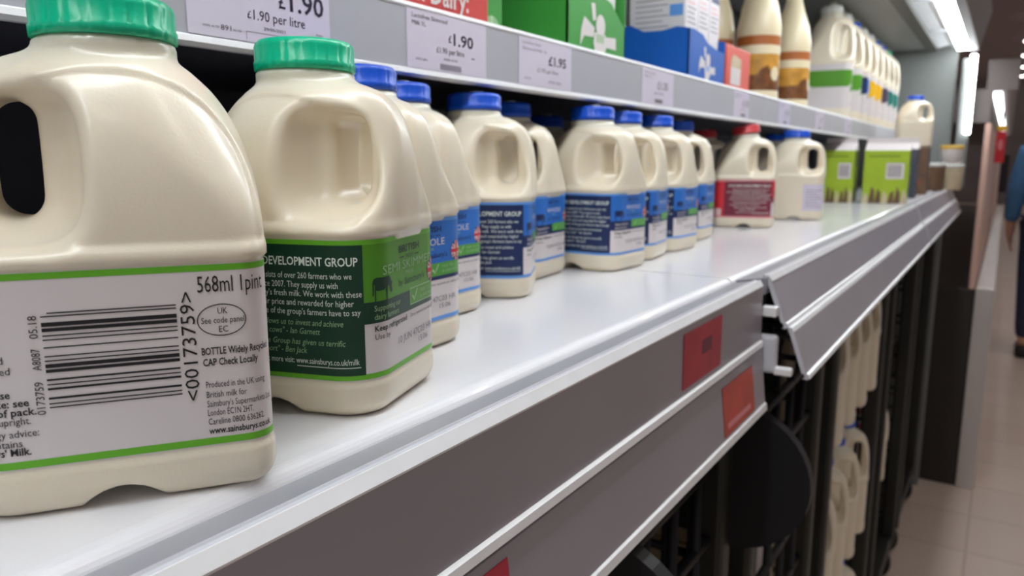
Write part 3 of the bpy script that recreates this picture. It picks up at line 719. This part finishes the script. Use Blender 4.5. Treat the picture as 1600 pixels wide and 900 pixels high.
def figure_logo(t, w, d, s=1.0, cx=.52, cz=27, txt='Ge'):
    L = Flat(); c = d * 1000 * cx; Wt = M['l_white']
    k = 1.0 * s
    L.ellipse(c + 1, cz + 9 * k, 10 * k, 11 * k, Wt, 1)                                     # round head
    L.poly([(c - 12 * k, cz + 2 * k), (c + 12 * k, cz + 2 * k), (c + 14 * k, cz - 12 * k), (c + 2 * k, cz - 25 * k), (c - 9 * k, cz - 20 * k), (c - 14 * k, cz - 8 * k)], Wt, 1.2)
    L.poly([(c - 40 * k, cz + 2 * k), (c - 34 * k, cz + 14 * k), (c - 12 * k, cz + 6 * k), (c - 14 * k, cz - 3 * k), (c - 34 * k, cz - 4 * k), (c - 42 * k, cz - 14 * k)], Wt, 1)
    L.poly([(c + 12 * k, cz + 0 * k), (c + 36 * k, cz + 2 * k), (c + 37 * k, cz - 10 * k), (c + 12 * k, cz - 10 * k)], Wt, 1)
    L.poly([(c - 16 * k, cz + 12 * k), (c - 20 * k, cz + 28 * k), (c - 12 * k, cz + 29 * k), (c - 9 * k, cz + 14 * k)], Wt, 1)
    L.poly([(c - 12 * k, cz - 14 * k), (c - 9 * k, cz - 24 * k), (c - 16 * k, cz - 26 * k)], Wt, 1.1)
    for q in range(4): L.rect(c - 8 * k + q * 4.4 * k, c - 5 * k + q * 4.4 * k, cz - 7 * k, cz + 1 * k, M['ink_mint'] if txt == 'GET' else M['l_sky'], 1.5, 500)
    print_x(L, 'tray_logo', t, w / 2, -d / 2, 0)
tray('green display tray with white splash logo holding milk cartons', -.4300, -.3450, .6250, .7480, [(0, .095), (.050, .070), (.062, .063), (.090, .058), (.110, .045), (.123, .038)], [(0, .115), (.085, .095)], M['carton_green'],
     lambda t, w, d: figure_logo(t, w, d, .98, .53, 24, 'GET'))
tray('blue display tray with wavy edge and white splash logo', -.4360, -.3450, .9370, 1.0800, [(0, .066), (.018, .067), (.05, .064), (.07, .056), (.10, .052), (.143, .050)], [(0, .074), (.012, .075), (.03, .066), (.055, .0655), (.075, .069), (.091, .066)], M['carton_blue'],
     lambda t, w, d: figure_logo(t, w, d, .82, .5, 26, 'ree'))
def milk_carton(x0, x1, y0, y1, label, hh=.195, blue=False):
    t, w, d, h = carton(label, x0, x1, y0, y1, Z + .0012, Z + .0012 + hh, M['carton_white'], 'white milk cartons in the display trays')
    L = Flat(); D = d * 1000
    L.rect(D * .1, D * .9, 112, 134, M['l_navy' if not blue else 'l_teal'], 1, 500)
    for k in range(6): L.rect(D * .1, D * (.85 - .08 * (k % 3)), 74 + k * 6, 75.4 + k * 6, M['l_pink'] if k > 3 else M['ink_grey'], 1, 500)
    L.rect(D * .15, D * .85, 146, 154, M['l_blue'], 1, 500); print_x(L, 'front_print', t, w / 2, -d / 2, 0)
    L = Flat(); D = w * 1000
    for k in range(7): L.rect(D * .12, D * (.7 - .1 * (k % 2)), 70 + k * 6.5, 71 + k * 6.5, M['ink_grey'], 1, 500)
    L.rect(D * .72, D * .95, 82, 96, M['l_sky'], 1, 500); L.rect(D * .72, D * .95, 104, 118, M['l_blue'], 1, 500); L.rect(D * .1, D * .9, 128, 146, M['l_navy'], 1, 500)
    print_y(L, 'end_print', t, -d / 2, -w / 2, 0)
milk_carton(-.4240, -.3520, .632, .684, 'white carton with navy band at the near end of the green tray', blue=True)
milk_carton(-.4240, -.3520, .688, .740, 'white carton with navy band at the far end of the green tray', blue=True)
milk_carton(-.4300, -.3530, .944, .986, 'white carton nearest the camera in the blue tray')
milk_carton(-.4300, -.3530, .989, 1.030, 'white carton in the middle of the blue tray')
milk_carton(-.4300, -.3530, 1.033, 1.074, 'white carton at the far end of the blue tray')
t, w, d, h = carton('white carton standing tall behind the blue tray and red box', -.520, -.4450, .945, 1.015, Z, Z + .20, M['carton_white'])
L = Flat(); L.rect(8, 50, 70, 110, M['l_sky'], 1, 500); print_y(L, 'end_print', t, -d / 2, -w / 2, 0)
t, w, d, h = carton('coral red box with a pale window between blue tray and cream bottles', -.4200, -.3450, 1.088, 1.205, Z, Z + .066, M['coral'], name='display_box')
L = Flat(); L.rect(20, 68, 12, 36, M['l_white'], 1, 500); L.poly([(20, 36), (68, 36), (68, 50), (30, 54), (20, 46)], M['board'], 1, 500); print_x(L, 'front_print', t, w / 2, -d / 2, 0)
M['cream'] = mat('cream_plastic', (238, 224, 188), .28, spec=.5); M['toffee'] = add_noise(mat('toffee_label', (206, 150, 60), .4), .25, 40); M['band'] = mat('brown_band', (176, 100, 44), .5); M['choc'] = add_noise(mat('chocolate_label', (120, 74, 40), .4), .3, 60)
def cream_bottle(label, x, y, seed):
    t = thing('cream_bottle', label, 'bottle', (x, y, Z), seed, 'cream coloured bottles on the upper shelf'); r = .037
    MB().lathe([(r * .9, 0), (r, .006), (r, .020), (r * .985, .022), (r * .985, .118), (r, .120), (r * .99, .135), (r * .86, .165), (r * .60, .195), (r * .45, .215), (r * .42, .225)], M['cream'], 40).build('body', t)
    MB().lathe([(r * .5, .222), (r * .52, .248), (r * .48, .252), (.003, .252)], M['cap_white'], 30).build('cap', t)
    b = MB(); prof = [(r * .995, z) for z in (.024, .050, .085, .100, .116)]
    b.lathe(prof, M['toffee'], 48, ms=[M['choc'], M['toffee'], M['cream'], M['band']], cap=False); lab = b.build('label', t)
    L = Flat(); L.poly([(-24, 30), (-6, 28), (4, 52), (-4, 66), (-16, 60), (-26, 46)], M['choc'], 1); L.ellipse(12, 52, 10, 12, M['cream'], 1)
    link('label_print', L.mesh('label_print', lambda s, tt, l: (r * (1.0 + .004 * l) * math.cos(s * .001 / r), r * (1.0 + .004 * l) * math.sin(s * .001 / r), tt * .001)), t)
cream_bottle('cream coloured bottle with brown label beside the coral red box', -.388, 1.400, -.7)
cream_bottle('cream coloured bottle with toffee picture label next to the white jugs', -.388, 1.640, -.3)
cream_bottle('cream coloured bottle with toffee label in the row behind', -.470, 1.400, -.5)
cream_bottle('cream coloured bottle deep behind the toffee picture one', -.470, 1.640, -.2)

# ------------------------------------------------------------------ roll cages under the shelf
def roll_cage(label, y0, y1, x0=-.60, x1=-.185, front_bars=False, bumpers=False, shelves=(), top=-.150):
    t = thing('roll_cage', label, 'roll cage', ((x0 + x1) / 2, (y0 + y1) / 2, FLOORZ), 0, 'roll cages under the shelf'); cx, cy = (x0 + x1) / 2, (y0 + y1) / 2
    X0, X1, Y0, Y1, T = x0 - cx, x1 - cx, y0 - cy, y1 - cy, top - FLOORZ
    for xx in (X0, X1 - .035):
        for yy in (Y0, Y1 - .03): MB().bbox(xx, xx + .035, yy, yy + .03, .10, T, M['post'], .006).build('post', t)
    MB().bbox(X0 + .005, X1 - .005, Y0 + .005, Y1 - .005, .10, .135, M['post'], .004).build('base', t)
    for xx in (X0 + .05, X1 - .05):
        for yy in (Y0 + .04, Y1 - .04):
            b = MB(); b.tube((xx, yy - .012, .05), (xx, yy + .012, .05), .05, M['black'], 20); b.box(xx - .012, xx + .012, yy - .016, yy - .013, .05, .105, M['post']); b.build('wheel', t)
    for yy, nme in ((Y0 + .015, 'side_mesh'), (Y1 - .015, 'side_mesh')):
        b = MB()
        for k in range(1, 7): xx = X0 + (X1 - X0) * k / 7; b.tube((xx, yy, .13), (xx, yy, T - .01), .004, M['cage'], 8)
        for k in range(9): z = .2 + (T - .22) * k / 8; b.tube((X0 + .01, yy, z), (X1 - .01, yy, z), .0045, M['cage'], 8)
        b.build(nme, t)
    if front_bars:
        b = MB()
        for k in range(1, 5): yy = Y0 + (Y1 - Y0) * k / 5; b.tube((X1 - .015, yy, .13), (X1 - .015, yy, T - .01), .005, M['cage'], 8)
        for k in range(12): z = .2 + (T - .22) * k / 11; b.tube((X1 - .015, Y0 + .01, z), (X1 - .015, Y1 - .01, z), .0055 if k % 3 else .010, M['cage'], 8)
        b.build('front_mesh', t)
    for z in shelves: MB().bbox(X0 + .01, X1 - .037, Y0 + .02, Y1 - .02, z - FLOORZ - .008, z - FLOORZ, M['post'], .003).build('cage_shelf', t)
    if bumpers:
        for yy in (Y0 + .008, Y1 - .002):
            b = MB(); P = []
            for k in range(25): a = -PI * .62 + PI * 1.24 * k / 24; P.append((X1 + .000 + .070 * math.cos(a) - .002, T - .034 + .068 * math.sin(a)))
            P += [(X1 - .10, P[-1][1]), (X1 - .10, P[0][1])]
            b.prism_y(P, yy - .006, yy + .006, M['black']); b.build('bumper', t)
    return t
roll_cage('black roll cage with wire front and round bumpers under the near shelf', .372, .664, front_bars=True, bumpers=True)
roll_cage('dark roll cage in deep shade behind the round black bumper', .735, 1.080, shelves=(-.56,), front_bars=True)
roll_cage('roll cage stacked with blue capped milk jugs under the middle shelf', 1.175, 1.770, shelves=(-.3602, -.6702, -.9802))
roll_cage('roll cage with red capped jugs, second from the end of the run', 1.88, 2.42, shelves=(-.40, -.78))
roll_cage('last dark roll cage at the end of the run', 2.52, 3.04, shelves=(-.55,))
lay = {-.36: 'top', -.67: 'middle', -.98: 'bottom'}
for z, ln in lay.items():
    for i, y in enumerate((1.290, 1.410, 1.530, 1.650)):
        jug(-.238, y, z + .0002, 6 + i * 3, 'blue', None, 'blue capped milk jug on the %s level of the cage, %s from the near post' % (ln, order[i]), 'milk jugs in the roll cage')
for i, y in enumerate((1.99, 2.115, 2.24)):
    jug(-.262, y, -.7798, 5, 'red', None, 'red capped milk jug on the lower shelf of the next cage, %s along' % order[i], 'red capped jugs in the roll cage')
for i, (y, z) in enumerate(((.462, .0), (.572, .0))):
    jug(-.30, y, FLOORZ + .1352, 5, 'blue', None, 'milk jug low behind the wire front of the near cage, %s along' % order[i], 'jugs in the near cage')
def crate(label, y0, y1, z0, z1):
    t = thing('tan_box', label, 'box', (-.33, (y0 + y1) / 2, z0), 0, 'tan boxes in the cages'); d = y1 - y0; h = z1 - z0
    MB().bbox(-.10, .10, -d / 2, d / 2, 0, h, M['board'], .003).build('box_body', t)
    b = MB(); b.box(-.02, .02, -d / 2 - .0004, d / 2 + .0004, h - .0001, h + .0004, M['l_white']); b.box(.1001, .1005, -d / 2 + .02, d / 2 - .02, h * .4, h * .7, M['l_white']); b.build('tape', t)
jz = FLOORZ + .1352 + .2495
crate('tan cardboard box under the upper one behind the wire front', .415, .625, jz, jz + .27)
crate('tan cardboard box, topmost behind the wire front of the near cage', .43, .615, jz + .2706, jz + .49)

crate('pale tan box on the shelf of the cage behind the black bumper', .775, .905, -.5598, -.335)
crate('pale tan box beside it in the cage behind the black bumper, further along', .920, 1.045, -.5598, -.300)
crate('smaller pale box on top of the tan box in the shaded cage', .785, .895, -.3344, -.235)

# ------------------------------------------------------------------ end of the run, and the shop beyond
ep = thing('chiller_end_panel', 'grey end panel with a tall upright light at the end of the milk shelves', 'end panel', (-.37, YE, FLOORZ))
MB().bbox(-.35, .19, 0, .03, .0, 1.70, M['chiller_grey'], .004).build('panel', ep)
MB().bbox(.205, .245, -.020, -.001, 1.15, 1.60, M['chiller_grey'], .006).build('light_housing', ep)
MB().bbox(.229, .249, -.034, -.020, 1.34, 1.610, M['led'], .003).build('upright_light', ep)
run = thing('cabinet_run', 'pale fronted cabinet run continuing down the aisle past the milk', 'cabinet', (-.35, 6.3, FLOORZ))
MB().bbox(-.35, .292, -3.04, 3.19, .0, .775, M['carcass'], .004).build('carcass', run)
MB().bbox(.293, .355, -3.05, 3.2, .0, .78, M['run_panel'], .004).build('front_panel', run)
MB().bbox(.27, .290, -3.05, 3.2, .775, 1.38, M['run_warm'], .004).build('warm_band', run)
MB().bbox(-.35, .285, -3.05, 3.2, 1.38, 1.50, M['fascia'], .004).build('upper_fascia', run)
for k in range(4): MB().bbox(.264, .312, -3.02 + k * 1.5, -1.56 + k * 1.5, 1.475, 1.490, M['led_far'], .004).build('light_strip', run)
MB().bbox(.262, .36, -3.05, 3.2, 1.492, 1.60, M['fascia'], .004).build('canopy', run)
sg = thing('red_sign', 'red hanging promotion sign with a white spot beside the far cabinets', 'sign', (-.022, 4.4, 0))
MB().bbox(-.035, .005, -.01, .01, .085, .235, M['l_red'], .003).build('board', sg); MB().bbox(-.035, .005, -.009, .009, .236, .262, M['l_yellow'], .003).build('header', sg)
L = Flat(); L.ellipse(0, 0, 14, 26, M['l_pink'], 1); link('spot', L.mesh('spot', lambda s, t, l: (-.015 + s * .0007, -.0105, .17 + t * .001)), sg)
MB().tube((-.015, 0, .26), (-.015, 0, .341), .004, M['post']).build('rod', sg)
pc = thing('shop_stand', 'dark grey stand far down the aisle beside the red sign', 'stand', (-.035, 9.9, FLOORZ))
MB().bbox(-.035, .035, -.06, .06, 0, 1.58, M['fascia'], .01).build('shaft', pc); MB().bbox(-.05, .05, -.075, .075, 0.9, 1.3, M['black'], .01).build('guard', pc)
for k in range(8):
    y = 10.9 + k * 2.05
    t = thing('ceiling_lamp', 'bright bar ceiling lamp over the aisle, %s from the front' % order[k], 'lamp', (.75, y * 1.16, 2.30), 0, 'bar lamps on the aisle ceiling')
    MB().bbox(-.72, .72, -.06, .06, -.03, .02, M['fascia'], .006).build('housing', t); MB().bbox(-.70, .70, -.05, .05, -.055, -.028, M['lamp'], .01).build('tube', t)
# goods along the far side of the aisle
M['blue_goods'] = add_noise(mat('blue_pack', (86, 132, 176), .5), .25, 12)
gd = thing('aisle_display', 'blue and red aisle end display far down on the right', 'display', (.62, 11.5, FLOORZ))
MB().bbox(-.35, .6, -.25, .25, 0, .95, M['fascia'], .01).build('plinth', gd); MB().bbox(-.34, .58, -.24, .24, .95, 1.25, M['blue_goods'], .02).build('blue_goods', gd)
MB().bbox(-.34, .58, -.24, .24, 1.252, 1.36, M['l_red'], .02).build('red_goods', gd); MB().bbox(-.34, .58, -.24, .24, 1.362, 1.75, M['slate'], .02).build('grey_goods', gd)

# a shopper at the right margin, walking away
M['skin'] = mat('skin', (214, 166, 140), .5, sss=.1); M['jacket'] = add_noise(mat('blue_jacket_cloth', (74, 124, 172), .8), .08, 20)
M['jeans'] = add_noise(mat('dark_blue_jeans', (44, 48, 74), .85), .1, 30); M['hair'] = mat('brown_hair', (64, 46, 36), .7)
def skin_body(name, parent, pts, edges, rad, m, root=0, lev=2):
    me = bpy.data.meshes.new(name); me.from_pydata(pts, edges, []); o = link(name, me, parent)
    md = o.modifiers.new('s', 'SKIN'); md.use_smooth_shade = True
    for i, v in enumerate(me.skin_vertices[0].data): v.radius = (rad[i], rad[i]) if not isinstance(rad[i], tuple) else rad[i]; v.use_root = (i == root)
    sb = o.modifiers.new('u', 'SUBSURF'); sb.levels = lev; sb.render_levels = lev
    dg = bpy.context.evaluated_depsgraph_get(); ev = o.evaluated_get(dg); nm_ = bpy.data.meshes.new_from_object(ev)
    o.modifiers.clear(); o.data = nm_; nm_.materials.clear(); nm_.materials.append(m)
    for p in nm_.polygons: p.use_smooth = True
    return o
def shopper(x, y, h=1.60):
    k = h / 1.7
    t = thing('person', 'person in blue jacket and dark jeans walking away at the right edge of the aisle', 'person', (x, y, FLOORZ), 0)
    V = [(0, 0, .95), (0, 0, 1.15), (0, .01, 1.36), (0, .01, 1.46), (0, .03, 1.54), (0, .04, 1.63), (0, .03, 1.68)]
    R = [(.15, .11), (.14, .10), (.16, .10), .055, .075, .085, .06]
    E = [(0, 1), (1, 2), (2, 3), (3, 4), (4, 5), (5, 6)]
    for s in (-1, 1):
        n = len(V)
        V += [(s * .19, .01, 1.36), (s * .235, -.02, 1.12), (s * .245, .05, .90), (s * .245, .07, .82)]; R += [.06, .046, .034, .028]; E += [(2, n), (n, n + 1), (n + 1, n + 2), (n + 2, n + 3)]
        for q, (dx, L_) in enumerate(((-.022, .078), (-.008, .088), (.006, .084), (.02, .068))):
            m0 = len(V); V += [(s * (.245) + dx * .3, .074 + dx, .775), (s * .245 - s * .008, .080 + dx, .775 - L_ * .5), (s * .245 - s * .02, .080 + dx, .775 - L_)]; R += [.010, .009, .007]; E += [(n + 3, m0), (m0, m0 + 1), (m0 + 1, m0 + 2)]
        m0 = len(V); V += [(s * .235, .105, .79), (s * .225, .125, .745)]; R += [.010, .008]; E += [(n + 3, m0), (m0, m0 + 1)]
        n = len(V); st = .14 * s
        V += [(s * .10, 0, .88), (s * .105, st * .5, .50), (s * .10, st - .04, .10), (s * .10, st + .08, .045)]; R += [.092, .06, .042, .036]; E += [(0, n), (n, n + 1), (n + 1, n + 2), (n + 2, n + 3)]
    V = [(a * k, bb * k, c * k) for a, bb, c in V]; R = [tuple(q * k for q in r) if isinstance(r, tuple) else r * k for r in R]
    skin_body('body', t, V, E, R, M['skin'])
    JV = [(0, 0, .86), (0, 0, 1.0), (0, 0, 1.15), (0, .01, 1.37), (0, .01, 1.45)]; JR = [(.185, .14), (.18, .135), (.175, .13), (.18, .125), (.07, .07)]; JE = [(0, 1), (1, 2), (2, 3), (3, 4)]
    for s in (-1, 1):
        n = len(JV); JV += [(s * .19, .01, 1.37), (s * .235, -.02, 1.12), (s * .245, .045, .90)]; JR += [.08, .062, .05]; JE += [(3, n), (n, n + 1), (n + 1, n + 2)]
    skin_body('jacket', t, [(a * k, bb * k, c * k) for a, bb, c in JV], JE, [tuple(q * k for q in r) if isinstance(r, tuple) else r * k for r in JR], M['jacket'])
    PV = [(0, 0, .93)]; PR = [(.165, .13)]; PE = []
    for s in (-1, 1):
        n = len(PV); st = .14 * s; PV += [(s * .10, 0, .86), (s * .105, st * .5, .50), (s * .10, st - .04, .11)]; PR += [.11, .078, .062]; PE += [(0, n), (n, n + 1), (n + 1, n + 2)]
    skin_body('trousers', t, [(a * k, bb * k, c * k) for a, bb, c in PV], PE, [tuple(q * k for q in r) if isinstance(r, tuple) else r * k for r in PR], M['jeans'])
    for s in (-1, 1):
        st = .14 * s; b = MB(); b.bbox((s * .10 - .048) * k, (s * .10 + .048) * k, (st - .10) * k, (st + .16) * k, .0, .085 * k, M['black'], .03, 3); b.build('shoe', t)
    bm = bmesh.new(); bmesh.ops.create_uvsphere(bm, u_segments=20, v_segments=14, radius=1)
    for v in bm.verts:
        z = v.co.z; v.co = Vector((v.co.x * .100, v.co.y * .108 + .02, 1.645 + v.co.z * .105 - (.03 if v.co.y < 0 and z < 0 else 0))) * k
    bmesh.ops.delete(bm, geom=[v for v in bm.verts if v.co.y > .07 * k and v.co.z < 1.66 * k], context='VERTS')
    me = bpy.data.meshes.new('hair'); bm.to_mesh(me); bm.free(); me.materials.append(M['hair']); [setattr(p, 'use_smooth', True) for p in me.polygons]; link('hair', me, t)
    f = MB()
    for s in (-1, 1):
        f.lathe([(.0, -.008), (.010, -.004), (.012, 0), (.010, .004), (.0, .008)], M['l_white'], 10, (s * .032 * k, .118 * k, 1.60 * k)); f.lathe([(0, -.03), (.012, -.012), (.014, .006), (.0, .022)], M['skin'], 10, (s * .088 * k, .03 * k, 1.59 * k))
    f.lathe([(.0, -.022), (.013, -.012), (.008, .01), (.0, .026)], M['skin'], 10, (0, .130 * k, 1.575 * k)); f.bbox(-.024 * k, .024 * k, .108 * k, .122 * k, 1.525 * k, 1.535 * k, M['l_pink'], .003)
    f.build('face', t)
    return t
shopper(.285, 5.9)
